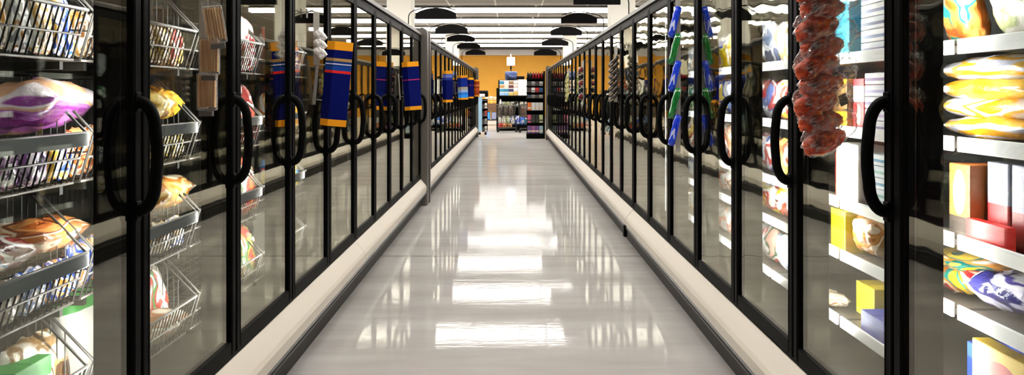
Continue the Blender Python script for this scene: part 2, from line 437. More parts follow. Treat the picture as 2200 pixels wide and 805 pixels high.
# basket ledges: bracketed wire supports belong to the left case
for i in range(0, NEAR):
    for l, z in enumerate(LEV_L):
        ya = doorL(i) - (LA-P*3)
        g = G()
        for yy in (ya+.06, ya+P-.06): g.box(-1.925, -1.33, yy-.008, yy+.008, z-.03, z-.006)
        g.obj('basket_bracket', DARKIN, CL[0 if i < 5 else 1], (0, 0 if i < 5 else -7*P, 0))

# ------------------------------------------------------------------ products
def pillow(w, h, t, seed, n=14, m=12, crimp=.08, wr=.012, sag=0, taper=0, e=.42):
    """film bag: u (x) across, v (z) along, thickness in y; flat crimped ends"""
    g = []; rs = random.Random(seed)
    def prof(u, v):
        a = max(0, 1-abs(u)**3.2); vv = abs(v)
        b = max(0, 1-(vv/(1-crimp))**3) if vv < 1-crimp else 0
        return (a**e)*(b**e)
    verts = []; faces = []
    for sgn in (1, -1):
        for j in range(m+1):
            for i in range(n+1):
                u = -1+2*i/n; v = -1+2*j/m; p = prof(u, v)
                q = noise.noise(Vector((u*1.6+seed, v*1.6, sgn*3.1)))*.5 + noise.noise(Vector((u*4+seed, v*4, sgn*7)))*.35
                inx = 1-.07*abs(v)**4
                x = u*w/2*inx; z = v*h/2*(1-.05*abs(u)**3)
                x += wr*noise.noise(Vector((v*3, seed, 1)))*(abs(u) > .8); z += wr*noise.noise(Vector((u*4, seed, 5)))
                y = sgn*t/2*p*(1+.55*q) + .25*wr*math.sin(u*9+seed)*(1-p) + sgn*.0012
                if taper: z *= 1-taper*u*u*(1.25 if u > 0 else .8)
                verts.append((x, y, z))
    N = (n+1)*(m+1)
    for s in (0, 1):
        for j in range(m):
            for i in range(n):
                a = s*N+j*(n+1)+i; faces.append((a, a+1, a+n+2, a+n+1))
    ring = [i for i in range(n+1)] + [j*(n+1)+n for j in range(1, m+1)] + [m*(n+1)+i for i in range(n-1, -1, -1)] + [j*(n+1) for j in range(m-1, 0, -1)]
    k = len(ring)
    for i in range(k): a, b = ring[i], ring[(i+1) % k]; faces.append((a, b, b+N, a+N))
    return G().add(verts, faces, 0, True)
CNT = [0]
def basez(me):
    return min(v.co.z for v in me.vertices)
def place(o, x, y, z, rot):
    """puts the object with its lowest point on z"""
    o.rotation_euler = rot
    M = o.rotation_euler.to_matrix(); lo = min((M @ v.co).z for v in o.data.vertices)
    o.location = (x, y, z-lo); return o
def bag(label, cols, x, y, z, w=.2, h=.24, t=.09, pose='stand', cat='bag', group=None, rz=0., lean=.0, scale=2.2, name='food_bag', jit=.1):
    CNT[0] += 1; s = CNT[0]
    me = pillow(w, h, t, s*1.37).mesh(name, film_mat(f'film_{s}', cols, s, scale))
    o = link(name, me); side = 1 if x > 0 else -1
    if pose == 'stand': rot = (lean*1.0, 0, PI/2*side + rz)      # faces the aisle, leaning back
    else: rot = (PI/2 + lean, 0, PI/2*side + rz)            # lying flat
    place(o, x, y, z, rot)
    return tag(o, label, cat, group)
def carton(label, mat, x, y, z, dx, dy, dz, rz=0., cat='box', group=None, name='food_carton'):
    CNT[0] += 1
    g = G().box(-dx/2, dx/2, -dy/2, dy/2, 0, dz, b=.0035)
    # closing flap seam along the top
    g.box(-dx/2+.006, dx/2-.006, -dy*.02, dy*.02, dz, dz+.0015)
    o = g.obj(name, mat); o.location = (x, y, z); o.rotation_euler = (0, 0, rz)
    return tag(o, label, cat, group)

# ---- right freezer. window centres: slots at far edge (b) and before it (a)
def RY(i, s): return doorR(i)+P + {'a': -.33, 'b': -.10, 'c': -.56}[s]
def LY(i, s): return doorL(i)+P + {'a': -.36, 'b': -.13, 'c': -.59}[s]
Z = [z+.001 for z in LEV_R]
XR = 1.322
def RB(i, tier, s, cols, desc, w=.25, h=.25, t=.13, pose='stand', lean=-.2, rz=0, dz=0, dx=0, scale=2.2):
    depth = (t/2 if pose == 'stand' else h/2) + .012
    return bag(f'{desc} on {TN5[tier]} shelf, {DN[i]} right door', cols, XR+depth+.02+dx, (doorR(i)+P)*(1+(depth+.07)/1.252)-.034-w*.45-(.26 if s == 'a' else 0), Z[tier]+dz, w, h, t, pose, 'bag', 'bags in the right freezer', rz, lean, scale)
def RC(i, tier, s, mat, desc, dx, dy, dz, xo=0, yo=0, zo=0, rz=0):
    return carton(f'{desc} on {TN5[tier]} shelf, {DN[i]} right door', mat, XR+dx/2+xo, RY(i, s)+yo+(doorR(i)+P)*.046-.034, Z[tier]+zo, dx, dy, dz, rz, 'box', 'boxes in the right freezer')
Wt = '#f2f0ee'
# door 0
RB(0, 0, 'a', ['#8f9a6a', '#e9e6dc', '#b9c08d', '#f6f6f2', '#dfe0e6'], 'white and sage green bag', .30, .26, .13, lean=-.35)
RB(0, 0, 'b', ['#e77a2c', '#f4b45c', '#36b9ad', '#f5e9d8'], 'orange and teal bag', .15, .22, .09, lean=-.3)
carton_teal = carton_mat('teal_carton', '#35b7ab', '#e8f2ee', None, .0, .25)
for k in range(4):
    bag(f'yellow and white film bag {["lowest", "second", "third", "topmost"][k]} in the stack, nearest right door',
        [['#e8a51c', '#e6a416', '#e0e2ee', '#f0b01e', '#d8dcec'], ['#e8a012', '#d9dce8', '#f0b424', '#e4e4ea'], ['#eda61a', '#f3c141', '#f2f0f6', '#dfe4f2', '#54a8d8'], ['#e8a818', '#efc04a', '#d4d8ea', '#ecb020', '#e8e8f0']][k],
        XR+.165, RY(0, 'b')+.08, Z[1]+k*.056, .44, .27, .08, 'lie', 'bag', 'stacked yellow bags in the right freezer', .03*(k % 3-1), 0, 1.7)
RC(0, 2, 'b', carton_mat('tan_face', '#b06a35', '#3b342f', '#e6a568', 0, .3, .3, .5, .62), 'tan carton with dark lower band and pale disc', .16, .10, .22, yo=.045)
RC(0, 2, 'b', carton_mat('greyred1', '#8f93a8', '#a3161b', None, 0, .5), 'slim pale carton with dark red lower half, left', .2, .09, .235, yo=-.065, xo=.04)
RC(0, 2, 'a', carton_mat('greyred2', '#989bb2', '#8e1a1c', None, 0, .45), 'slim lavender carton with maroon lower half', .2, .09, .235, yo=.07, xo=.045)
RC(0, 2, 'a', carton_mat('dark_photo', '#d9d3da', '#33291f', '#7b5a2e', .5, .8, .2, .5, .6), 'white carton with a dark brown band', .2, .11, .23, yo=-.04, xo=.03)
RC(0, 2, 'b', carton_mat('red_tray', '#d01f1c', '#e8473a', None, 0, .2), 'flat bright red carton at the shelf edge', .03, .17, .07, yo=-.08, xo=-.005)
RB(0, 3, 'b', ['#f0c020', '#0e8d82', '#e8871f', '#f6e6c8', '#c3232c'], 'yellow, teal and orange bag', .24, .2, .09, 'lie', 0, .1)
RB(0, 3, 'b', ['#f3f2f2', '#e9952a', '#12756f', '#f1c73b'], 'white and orange bag lying atop the teal one', .22, .19, .06, 'lie', 0, -.15, dz=.075)
RB(0, 3, 'a', ['#efeef6', '#5b4fa8', '#f5f4fb', '#d8d4ef', '#2d2a6e'], 'white and purple bag', .25, .22, .1, 'lie', .1, .2)
RC(0, 4, 'a', carton_mat('pizza', '#ecc22c', '#f3e48a', '#c5402a', 0, .12, .34), 'yellow carton with a red disc', .05, .25, .2, yo=.09)
RC(0, 4, 'b', carton_mat('bluebox', '#1e3fc4', '#3d63e0', None, .7, 1.1), 'blue carton beside the yellow one', .16, .1, .15, yo=.055, xo=.06)
# door 1
RC(1, 0, 'b', carton_mat('cyan', '#33a9c6', '#4cbcd4', None, .0, .3), 'tall cyan carton', .16, .12, .24, yo=0.01)
for k in range(5):
    RC(1, 0, 'a', carton_mat(f'stackA{k}', ['#e9edf7', '#f4f5fb'][k % 2], ['#4b5a86', '#7487b4'][k % 2], None, .3, .55), f'thin slate striped carton, {["lowest", "second", "third", "fourth", "topmost"][k]} of five stacked', .2, .17, .045, zo=k*.047)
RC(1, 1, 'b', carton_mat('yellowframe', '#e9b40f', '#7a5c2e', None, .35, .9), 'golden yellow carton with a brown picture panel', .12, .12, .2, yo=0.03)
RC(1, 1, 'b', carton_mat('redwhite', '#cf1f2b', '#f4efef', '#e8a080', .55, .85, .2, .5, .3), 'red carton with a white band', .12, .09, .2, yo=-0.085, xo=.02)
for k in range(5):
    RC(1, 1, 'a', carton_mat(f'stackB{k}', ['#f3eef8', '#e2e4f4'][k % 2], ['#8b7fb4', '#b1a6d6'][k % 2], None, .3, .55), f'thin violet striped carton, {["lowest", "second", "third", "fourth", "topmost"][k]} of five stacked', .2, .15, .042, zo=k*.044, yo=-0.02)
RC(1, 2, 'b', carton_mat('pinkdisc', '#f2ded2', '#f6f1ec', '#e7b79a', .75, 1.1, .26, .5, .4), 'large cream carton with a peach disc', .1, .19, .23, yo=-0.03)
RC(1, 2, 'b', carton_mat('redslim', '#d42a1e', '#f07048', None, .0, .3), 'slim red carton beside the cream one', .14, .05, .2, yo=0.095, xo=.02)
for k in range(5):
    RC(1, 2, 'a', carton_mat(f'stackC{k}', ['#eef3fb', '#dfeaf6'][k % 2], ['#6fa3c8', '#93c0b4'][k % 2], None, .3, .55), f'thin white sky-blue striped carton, {["lowest", "second", "third", "fourth", "topmost"][k]} of five stacked', .2, .13, .04, zo=k*.042, yo=-0.03)
RC(1, 3, 'b', carton_mat('yellowplain', '#f2d50a', '#f7e030', None, .85, 1.1), 'plain bright yellow carton', .12, .13, .165, yo=0.05)
RB(1, 3, 'a', ['#a8672b', '#d89a4a', '#c98436', '#f1dcc0', '#8f6a32'], 'orange and brown bag', .24, .17, .12, lean=-.2)
RC(1, 4, 'b', carton_mat('yellowlow', '#efcf1c', '#f6e050', None, .0, .2), 'low yellow carton', .12, .15, .13, yo=0.03, xo=.1)
RB(1, 4, 'b', ['#f3ead8', '#e2c48a', '#faf6ee', '#c98a3e'], 'cream bag lying in front of the low yellow carton', .16, .10, .05, 'lie', 0, 0, dx=-.04)
RC(1, 4, 'a', carton_mat('navylow', '#2b3a9e', '#5764c8', None, .6, 1.1), 'navy blue carton', .16, .17, .085, yo=-0.0)
# door 2
RB(2, 0, 'b', ['#7d8fb0', '#e8eaf1', '#b9c4dc', '#f4f4f6', '#4e5f8c'], 'slate blue and white bag', .22, .24, .1, lean=-.25)
RB(2, 0, 'a', ['#e8e2d4', '#c7a96b', '#f2efe8'], 'cream and tan bag', .2, .22, .1)
RB(2, 1, 'b', ['#e9ebf2', '#5468a8', '#b33a3a', '#f5f5f7'], 'white, blue and red bag', .22, .22, .1, lean=-.25)
RB(2, 1, 'a', ['#c94a3a', '#f0e6da', '#e5a33c'], 'red and cream bag', .2, .21, .1)
RB(2, 2, 'b', ['#2b4aa5', '#e6e9f3', '#c5443d', '#f4f2f0'], 'royal blue and white bag', .22, .22, .1)
RB(2, 2, 'a', ['#f0ede6', '#b9552f', '#e1b868'], 'white and rust bag', .2, .2, .1)
RB(2, 3, 'b', ['#e4c318', '#c63527', '#f3efe9', '#f6e35a'], 'yellow, red and white bag', .22, .165, .1, lean=-.1)
RB(2, 3, 'a', ['#e8a21e', '#f4efe2', '#8e3c22'], 'amber and white bag', .2, .16, .1)
RB(2, 4, 'b', ['#d94a46', '#f5ecec', '#3f7a48', '#f3b0a0'], 'coral, white and green bag', .24, .2, .1, lean=-.2)
RB(2, 4, 'a', ['#eceff3', '#93a6bd', '#f7f7f7'], 'white and grey bag', .2, .18, .1)
# door 3
for (tr, s, c, d) in ((0, 'b', ['#f2d20f', '#f5e560', '#2953b8', '#f3f3f0'], 'bright yellow and blue bag'), (0, 'a', ['#e9e7e1', '#d8b21f', '#f4f4f1'], 'white bag with yellow patches'),
    (1, 'b', ['#f4f2ef', '#2449ad', '#e7c61c', '#c43a3a'], 'white bag with blue and yellow patches'), (1, 'a', ['#2f58b8', '#f1f1f4', '#7c93d0'], 'blue and white bag'),
    (2, 'b', ['#f1e6e2', '#8bb8d8', '#e46c4a', '#f7f4f2'], 'white bag with sky blue patches'), (2, 'a', ['#d05a3a', '#f3e3d8', '#e8a87c'], 'terracotta and cream bag'),
    (3, 'b', ['#9c5230', '#f0e9e2', '#d98a5a', '#f4f2f0'], 'brown and white bag'), (3, 'a', ['#eadfd2', '#a9764e', '#f4efe8'], 'beige bag'),
    (4, 'b', ['#e55a2e', '#f4e9e2', '#f0a37a', '#ffffff'], 'orange and white bag'), (4, 'a', ['#e8e8e8', '#c86a4a', '#f6f6f4'], 'white bag with orange patches')):
    RB(3, tr, s, c, d, .25, .24 if tr < 3 else .17, .13, lean=-.15)
for (tr, c, d) in ((0, ['#e5e8ee', '#a7b4cc', '#f6f6f8'], 'pale blue-grey bag'), (1, ['#f0f0f2', '#3b8a4b', '#f7f7f7'], 'white and green bag'), (2, ['#f3f1ee', '#c04a42', '#f0cf62'], 'white bag with red patches'),
    (3, ['#f4f4f6', '#6d7fae', '#e9ebf2'], 'white and slate bag'), (4, ['#efece6', '#d8a94a', '#f6f5f2'], 'white and gold bag')):
    for i in (4, 5): RB(i, tr, 'b', c, d, .22, .21 if tr < 3 else .16, .1, lean=-.15)

# ---- left freezer: bags in baskets
ZL = [z+.008 for z in LEV_L]
def LBg(i, tier, s, cols, desc, w=.24, h=.28, t=.13, pose='stand', lean=.2, rz=0, dz=0, xo=0, yo=0, scale=2.2):
    depth = t/2 if pose == 'stand' else h/2
    yo += depth*1.6 if i < 3 else .1
    return bag(f'{desc} in {TN[tier]} basket, {DN[i]} left door', cols, -(1.335+depth+xo), LY(i, s)+yo, ZL[tier]+dz, w, h, t, pose, 'bag', 'bags in the left freezer baskets', rz, lean, scale)
# door 0, top tier: row of slim packs facing out
for k, (c, d) in enumerate(((['#2b55b8', '#e8eaf0', '#1f3f96', '#c9a24a'], 'blue and white slim pack'), (['#8a5c2a', '#efe6d6', '#d7a860', '#f7f5f0'], 'brown and cream slim pack'), (['#d8d4cc', '#8f8f92', '#f3f2ee', '#a9702f'], 'silver and tan slim pack'), (['#c98f3a', '#f3ead8', '#6d4a22', '#ffffff'], 'caramel slim pack'), (['#bfc3cc', '#f2f2f4', '#4c5872', '#e8e4dc'], 'grey and white slim pack'))):
    LBg(0, 0, 'b', c, d, .095, .2, .05, lean=.12, yo=.06-.098*k, scale=3.5)
LBg(0, 1, 'b', ['#7a2d7c', '#b06ab4', '#e8b48e', '#f4e8f0', '#a04fa6'], 'large purple and pink bag lying on top', .36, .3, .14, 'lie', .18, .1, dz=.135, xo=-.02, yo=-.13, scale=1.6)
LBg(0, 1, 'a', ['#d8b25c', '#e9d9b0', '#8d4d92', '#f2eadf'], 'cream and mauve bag behind the purple one', .28, .22, .1, 'lie', .0, -.2, dz=.12, xo=.22, yo=-.1)
for k, (c, d) in enumerate(((['#e8962a', '#2a52b4', '#f3efe8', '#f0c04c'], 'orange and blue slim pack'), (['#9a62a8', '#f3eef4', '#d9c0e2', '#4d2c60'], 'mauve and white slim pack'), (['#efe9ea', '#b590b8', '#6a3d74', '#f7f5f6'], 'pale lilac slim pack'), (['#d8cfc0', '#a88460', '#f4f0ea', '#7a8298'], 'beige slim pack'))):
    LBg(0, 1, 'b', c, d, .115, .13, .05, lean=.05, yo=.05-.12*k, scale=3)
LBg(0, 2, 'b', ['#b8622a', '#e09a56', '#8a3d1c', '#f2d8b8', '#c47a40'], 'orange-brown bag lying on the packs', .3, .25, .1, 'lie', .1, .1, dz=.13, yo=-.08)
LBg(0, 2, 'a', ['#f0ece6', '#7fb6dc', '#8a2f26', '#d9d6d2', '#5b2a20'], 'white bag with brown and sky blue patches', .28, .24, .1, 'lie', .05, -.15, dz=.125, yo=-.12)
for k, (c, d) in enumerate(((['#e8832a', '#f4efe8', '#2c57b8', '#f0b46a'], 'orange and white slim pack'), (['#2d5cba', '#eef0f6', '#7f9ad6', '#f6f6f8'], 'royal blue slim pack'), (['#c9bfb0', '#f3efe8', '#8d7b66', '#d9a870'], 'sand and white slim pack'), (['#e4e2de', '#9c6a48', '#f6f4f0', '#7aa6cc'], 'white and cocoa slim pack'))):
    LBg(0, 2, 'b', c, d, .115, .12, .05, lean=.05, yo=.05-.12*k, scale=3)
carton('green and white carton in the bottom basket behind the nearest left freezer door', carton_mat('greenwhite', '#f1f1ec', '#2f9a3c', '#8a4a30', .72, 1.1, .2, .4, .35), -1.405, LY(0, 'a')+.20, ZL[3], .12, .16, .2, 0, 'box')
LBg(0, 3, 'b', ['#5a3c22', '#caa066', '#f0e6d2', '#8a6a3e', '#f7f2e6'], 'brown and cream bag', .24, .24, .1, xo=.03)
LBg(0, 3, 'c', ['#2f8a38', '#f3f1e8', '#9c7a48', '#e9e4d2'], 'green and cream bag', .22, .26, .1, xo=.05)
# door 1
LBg(1, 0, 'a', ['#c9302a', '#f1e4e0', '#d8574a', '#f6efe9', '#8d1f1d'], 'red and white bag standing tall', .26, .34, .12, lean=.25, xo=.06, dz=.04)
for k, (c, d) in enumerate(((['#c4342c', '#f1dcc8', '#8a5a2c', '#e9c46a'], 'red and tan slim pack'), (['#8c6a2e', '#ecdfc0', '#5e4420', '#d9b45c'], 'olive brown slim pack'), (['#b59a5a', '#f2ead6', '#6a4c28', '#d6c08a'], 'straw coloured slim pack'), (['#a8803a', '#e8dcc2', '#7c2f24', '#f2e8d2'], 'ochre slim pack'))):
    LBg(1, 0, 'b', c, d, .115, .15, .05, lean=.05, yo=.05-.12*k, scale=3)
LBg(1, 1, 'a', ['#d79a16', '#e8b526', '#b87a10', '#f0cf5a', '#9a5f0c'], 'golden yellow bag lying on top', .3, .24, .13, 'lie', .1, .1, dz=.13, yo=.08)
for k, (c, d) in enumerate(((['#c9b878', '#f0ead2', '#4c442c', '#8f7c3e'], 'khaki slim pack'), (['#d4a92c', '#f0e3b0', '#7d6418', '#e8cc62'], 'yellow slim pack'), (['#e0b840', '#f4ecc8', '#94751c', '#c79a24'], 'mustard slim pack'), (['#cfa22a', '#efe2b4', '#705a1a', '#e4c860'], 'dull gold slim pack'))):
    LBg(1, 1, 'b', c, d, .115, .12, .05, lean=.05, yo=.05-.12*k, scale=3)
LBg(1, 2, 'a', ['#e09a34', '#f0c878', '#c8761c', '#f6ead2', '#e8b45c'], 'orange and cream bag lying on top', .36, .28, .13, 'lie', .12, .1, dz=.13, yo=.12, scale=1.6)
for k, (c, d) in enumerate(((['#e9e4da', '#4e6ab2', '#f4f2ee', '#c9b08a'], 'white slim pack with blue marks'), (['#d9c4a0', '#f3ece0', '#a87c46', '#f6f2ea'], 'biscuit slim pack'), (['#e3cfae', '#f6f0e4', '#b58a50', '#8f6232'], 'toffee slim pack'))):
    LBg(1, 2, 'b', c, d, .115, .12, .05, lean=.05, yo=.05-.12*k, scale=3)
LBg(1, 3, 'b', ['#f0eee8', '#3d9a48', '#c0392f', '#f6f5f1', '#d8d2c4'], 'white, green and red bag', .24, .26, .1, xo=.08)
LBg(1, 3, 'a', ['#8a6a4a', '#d8c2a0', '#3c8a44', '#efe6d6'], 'taupe and green bag', .24, .24, .1, xo=.08)
LBg(1, 3, 'a', ['#d9a85c', '#f2dcb4', '#b87838', '#f6ecda', '#caa07a'], 'tan bag lying low at the front', .26, .2, .1, 'lie', .05, .1, yo=.06, xo=-.04)
for tr, c, d in ((0, ['#b8863c', '#efe4cc', '#7a4c24', '#f4ecdc'], 'honey coloured'), (1, ['#e07c24', '#f3e8da', '#a8541a', '#f0b878'], 'tangerine'), (2, ['#d8822c', '#f4ece0', '#2c52ac', '#efc48c'], 'orange and navy')):
    for k in range(2): bag(f'{d} slim pack {["beside", "one away from"][k]} near divider in {TN[tr]} basket, second left door', c, -1.38, doorL(1)+.11+.12*k, ZL[tr], .115, .15, .06, 'stand', 'bag', 'bags in the left freezer baskets', 0, .05, 3)
o = LBg(1, 3, 'c', ['#f1f0ec', '#f6f4ee'], 'tall white bag with a green top', .26, .32, xo=.05)
o.data.materials[0] = carton_mat('white_green_bag', '#f1f0ea', '#2c9c3a', '#9c5a44', .74, 1.1, .17, .35, .3)
# door 2
for (tr, c, d, hh) in ((0, ['#c62828', '#f3efec', '#a81d22', '#f6f3f1', '#e8d8d2'], 'red and white striped bag', .3), (1, ['#a81f22', '#3e2a20', '#d84a3e', '#f0e0d6', '#6e1a18'], 'dark red and brown bag', .32), (2, ['#b5562c', '#c2302a', '#f3ebe4', '#3d8a3c', '#e8a070'], 'rust, red and green bag', .3), (3, ['#c93a2e', '#e8b83a', '#4a9a44', '#f0e0d4', '#e0705a'], 'red, yellow and green bag', .28)):
    LBg(2, tr, 'b', c, d, .26, hh, .11, yo=.04)
    LBg(2, tr, 'a', c[1:] + c[:1], 'second ' + d, .22, hh-.03, .1)
# door 3
for (tr, c, d, hh) in ((0, ['#f0c8b8', '#e08a5c', '#f6f0ec', '#c84a3a'], 'pink and orange bag', .3), (1, ['#e8b428', '#f3efe6', '#d8742c', '#f4dc84'], 'yellow and orange bag', .3), (2, ['#f2cf1c', '#2f8ad0', '#e0452c', '#f6f4ee', '#f4e27a'], 'yellow, blue and red bag', .28)):
    LBg(3, tr, 'b', c, d, .26, hh, .11, yo=.05)
    LBg(3, tr, 'a', c[1:] + c[:1], 'second ' + d, .22, hh-.03, .1)
carton('white carton with a grey disc in the bottom basket behind the fourth left freezer door', carton_mat('whitedisc', '#efeee6', '#d8d6cc', '#6f6c62', 0, .08, .12, .5, .72), -1.46, LY(3, 'b')+.06, ZL[3], .14, .2, .25, 0, 'box')
for i in (4, 5):
    for (tr, c, d) in ((0, ['#d9d6cf', '#8fa0b8', '#f3f2ef'], 'grey and white bag'), (1, ['#e8c66a', '#f4efe2', '#c08a2c'], 'pale yellow bag'), (2, ['#f0eee9', '#b04a3a', '#e8d9c8'], 'white and brick red bag'), (3, ['#e4e9dc', '#6fa05a', '#f5f5f1'], 'white and leaf green bag')):
        LBg(i, tr, 'b', c, d, .25, .28, .1, yo=.05)

# ------------------------------------------------------------------ door flag signs (blue with orange ends)
def sign_mat(name, bands, base='#000a50'):
    m, nt, b = newmat(name); t = nt.nodes.new('ShaderNodeTexCoord'); s = nt.nodes.new('ShaderNodeSeparateXYZ')
    nt.links.new(t.outputs['Generated'], s.inputs[0])
    st = [(0, '#e0951c'), (.075, base)] + bands + [(.895, '#e0951c')]
    nt.links.new(ramp(nt, s.outputs[2], st, 'CONSTANT'), b.inputs['Base Color']); b.inputs['Roughness'].default_value = .7; b.inputs['Specular IOR Level'].default_value = .08
    return m
SM = [sign_mat('sign_a', [(.625, '#c4241f'), (.655, '#123a86'), (.70, '#16306f'), (.725, '#c9cbe0'), (.735, '#16306f'), (.765, '#9c7c4a'), (.80, '#000a50')]),
      sign_mat('sign_b', [(.615, '#a02a5c'), (.635, '#000a50')]), 
      sign_mat('sign_c', [(.70, '#28357e'), (.78, '#5c6aa8'), (.86, '#3a4890')]),
      sign_mat('sign_d', [(.10, '#2f8ae0'), (.2, '#2a6cc4'), (.3, '#8aa0c4'), (.42, '#9a8c72'), (.52, '#0d2478')], '#2f8ae0')]
def flag(label, y, x0, x1, z0, z1, mat, tilt=0, fold=.35):
    w = x1-x0; g = G()
    h = z1-z0; a = x0+w*fold; d = .035; th = .004
    r = .012
    pr = [(-w*fold, d), (0, 0), (w*(1-fold), d*.8)]
    ou = [(p[0], p[1]) for p in pr] + [(p[0], p[1]+th) for p in pr[::-1]]
    g.prism([(q[0], q[1]) for q in ou], -h/2, h/2, 'z')
    t = thing('flag_sign', label, 'sign', (a, y, (z0+z1)/2), 0, 'blue door signs on the left freezers'); t.rotation_euler = (0, tilt, 0)
    g.obj('panel', mat, t)
    k = G().tube([(-w*fold, d+.002, .1), (-1.118-(-0.0)-a+0.0, d+.01, .1)], .004, 6); k.tube([(-w*fold, d+.002, -.1), (-1.118-a, d+.01, -.1)], .004, 6)
    k.box(-1.119-a, -1.113-a, d-.02, d+.04, -.13, .13, b=.002)
    k.obj('mounting_bracket', GREYD, t)
    return t
flag('large blue sign with orange ends and thin coloured stripes on the left doors', 4.13, -1.068, -.918, 1.215, 1.695, SM[0], .09)
flag('blue sign with orange ends and one magenta line beside the tall grey panel', 7.25, -1.075, -.905, 1.23, 1.71, SM[1], -.07)
flag('blue sign with orange ends and pale upper bands just beyond the grey panel', 11.26, -1.06, -.9, 1.26, 1.745, SM[2], -.01)
flag('bright blue sign with pale middle bands, third sign before the far panel', 14.5, -1.06, -.86, 1.27, 1.75, SM[3], -.04)
flag('narrow blue sign with orange ends, second sign before the far panel', 17.0, -1.02, -.87, 1.28, 1.76, SM[1], .0)
SM.append(sign_mat('sign_e', [(.2, '#8a3316'), (.35, '#a84820'), (.5, '#7c2c14'), (.6, '#b86a3a'), (.7, '#8a3316')], '#8a3316'))
flag('rust red sign hanging at the far left end panel', 21.5, -1.085, -.93, 1.30, 1.80, SM[4], 0)

# ------------------------------------------------------------------ clip strips
def jerky_mat():
    m, nt, b = newmat('red_jerky')
    n = tex_noise(nt, coords(nt), 26, 4, .6, .5)
    nt.links.new(ramp(nt, n.outputs[0], [(.3, '#4a0c05'), (.46, '#c23210'), (.66, '#f0763a')]), b.inputs['Base Color'])
    b.inputs['Roughness'].default_value = .35; bump(nt, b, n.outputs[0], .9, .012); return m
JERKY = jerky_mat()
def crinkle_mat():
    m, nt, b = newmat('crinkled_clear_film'); nt.nodes.remove(b)
    tr = nt.nodes.new('ShaderNodeBsdfTransparent'); tr.inputs[0].default_value = (.93, .92, .92, 1)
    gl = nt.nodes.new('ShaderNodeBsdfPrincipled'); gl.inputs['Base Color'].default_value = (.8, .79, .78, 1); gl.inputs['Roughness'].default_value = .1; gl.inputs['Metallic'].default_value = .5
    gl.inputs['Specular IOR Level'].default_value = 1.0
    n = tex_noise(nt, coords(nt, 'Object', (1, 1, 3)), 15, 1.5, .5, .8); bp = bump(nt, gl, n.outputs[0], .7, .012)
    lw = nt.nodes.new('ShaderNodeLayerWeight'); lw.inputs[0].default_value = .3; nt.links.new(bp.outputs[0], lw.inputs['Normal'])
    n3 = tex_noise(nt, coords(nt, 'Object', (.7, 1, 2.2), (3, 1, 7)), 22, 1.5, .5, 1.0)
    ridge = mth(nt, 'MAXIMUM', mth(nt, 'SUBTRACT', 1.0, mth(nt, 'MULTIPLY', mth(nt, 'ABSOLUTE', mth(nt, 'SUBTRACT', n3.outputs[0], .5)), 20)), 0.0)
    F = mth(nt, 'MINIMUM', mth(nt, 'MULTIPLY_ADD', ridge, .38, mth(nt, 'MULTIPLY_ADD', mth(nt, 'POWER', lw.outputs['Facing'], 1.2), .7, .06)), .75)
    mx = nt.nodes.new('ShaderNodeMixShader')
    nt.links.new(F, mx.inputs[0]); nt.links.new(tr.outputs[0], mx.inputs[1]); nt.links.new(gl.outputs[0], mx.inputs[2])
    nt.links.new(mx.outputs[0], nt.nodes['Material Output'].inputs[0]); return m
CRINK = crinkle_mat(); SEAL = pm('film_seal', '#3a2f2b', .3)
film = []; meat = []
for k in range(3):
    g = pillow(.196, .138, .068, 90+k, 22, 18, .12, .018, 0, .42, .6)
    g.v = [(x+.012, y+.005*math.sin(x*60+z*45+k), z+.006+.010*noise.noise(Vector((x*25, k, 2)))) for x, y, z in g.v]
    film.append(g.mesh('clear_film', CRINK))
    g = pillow(.15, .082, .056, 70+k, 18, 14, .0, .006, 0, .55, .6)
    a = math.radians(-14)
    g.v = [((x*math.cos(a)-z*math.sin(a))-.018, y*(1+.25*noise.noise(Vector((x*70, z*70, k)))), (x*math.sin(a)+z*math.cos(a))-.010+.004*noise.noise(Vector((x*60, 3, k)))) for x, y, z in g.v]
    meat.append(g.mesh('jerky', JERKY))
seal = G().box(.062, .09, -.003, .003, .012, .05, b=.001).mesh('sealed_corner', SEAL)
def strip(label, x, y, z0, z1, hook_x):
    t = thing('clip_strip', label, 'clip strip', (x, y, z0))
    h = z1-z0
    g = G().box(-.016, .016, -.0012, .0012, 0, h); g.obj('strip', STRIPP, t)
    s = 1 if hook_x > x else -1
    k = G().tube([(0, 0, h-.015), (0, .012, h-.005), ((hook_x-x)*.5, .014, h+.012), (hook_x-x-s*.004, .014, h)], .0035, 6)
    k.box(hook_x-x-s*.004, hook_x-x, 0, .03, h-.03, h+.02, b=.001); k.obj('hook', CHROME, t)
    return t
SY = 2.40; 
strip('plastic clip strip carrying the red jerky bags on the right door', 1.03, SY+.035, 1.20, 1.92, 1.118)
ORDT = ['topmost', 'second from the top', 'third from the top', 'fourth from the top', 'fifth from the top', 'sixth from the top', 'seventh from the top', 'eighth from the top', 'lowest']
for k in range(9):
    z = 1.752 - k*.0615
    t = thing('jerky_bag', f'clear crinkled bag of red jerky, {ORDT[k]} on the right clip strip', 'bag', (1.022+(.012 if k % 2 else -.010)+(.03 if k == 8 else 0), SY-.012+.005*(k % 2)+k*.0025, z), 0, 'jerky bags on the right clip strip')
    t.rotation_euler = (.22, math.radians(-27+[0, 6, -5, 3, -8, 5, -3, 4, -8][k]), .0)
    link('clear_film', film[k % 3], t); link('jerky', meat[k % 3], t)
    if k in (2, 6, 7): link('sealed_corner', seal, t)

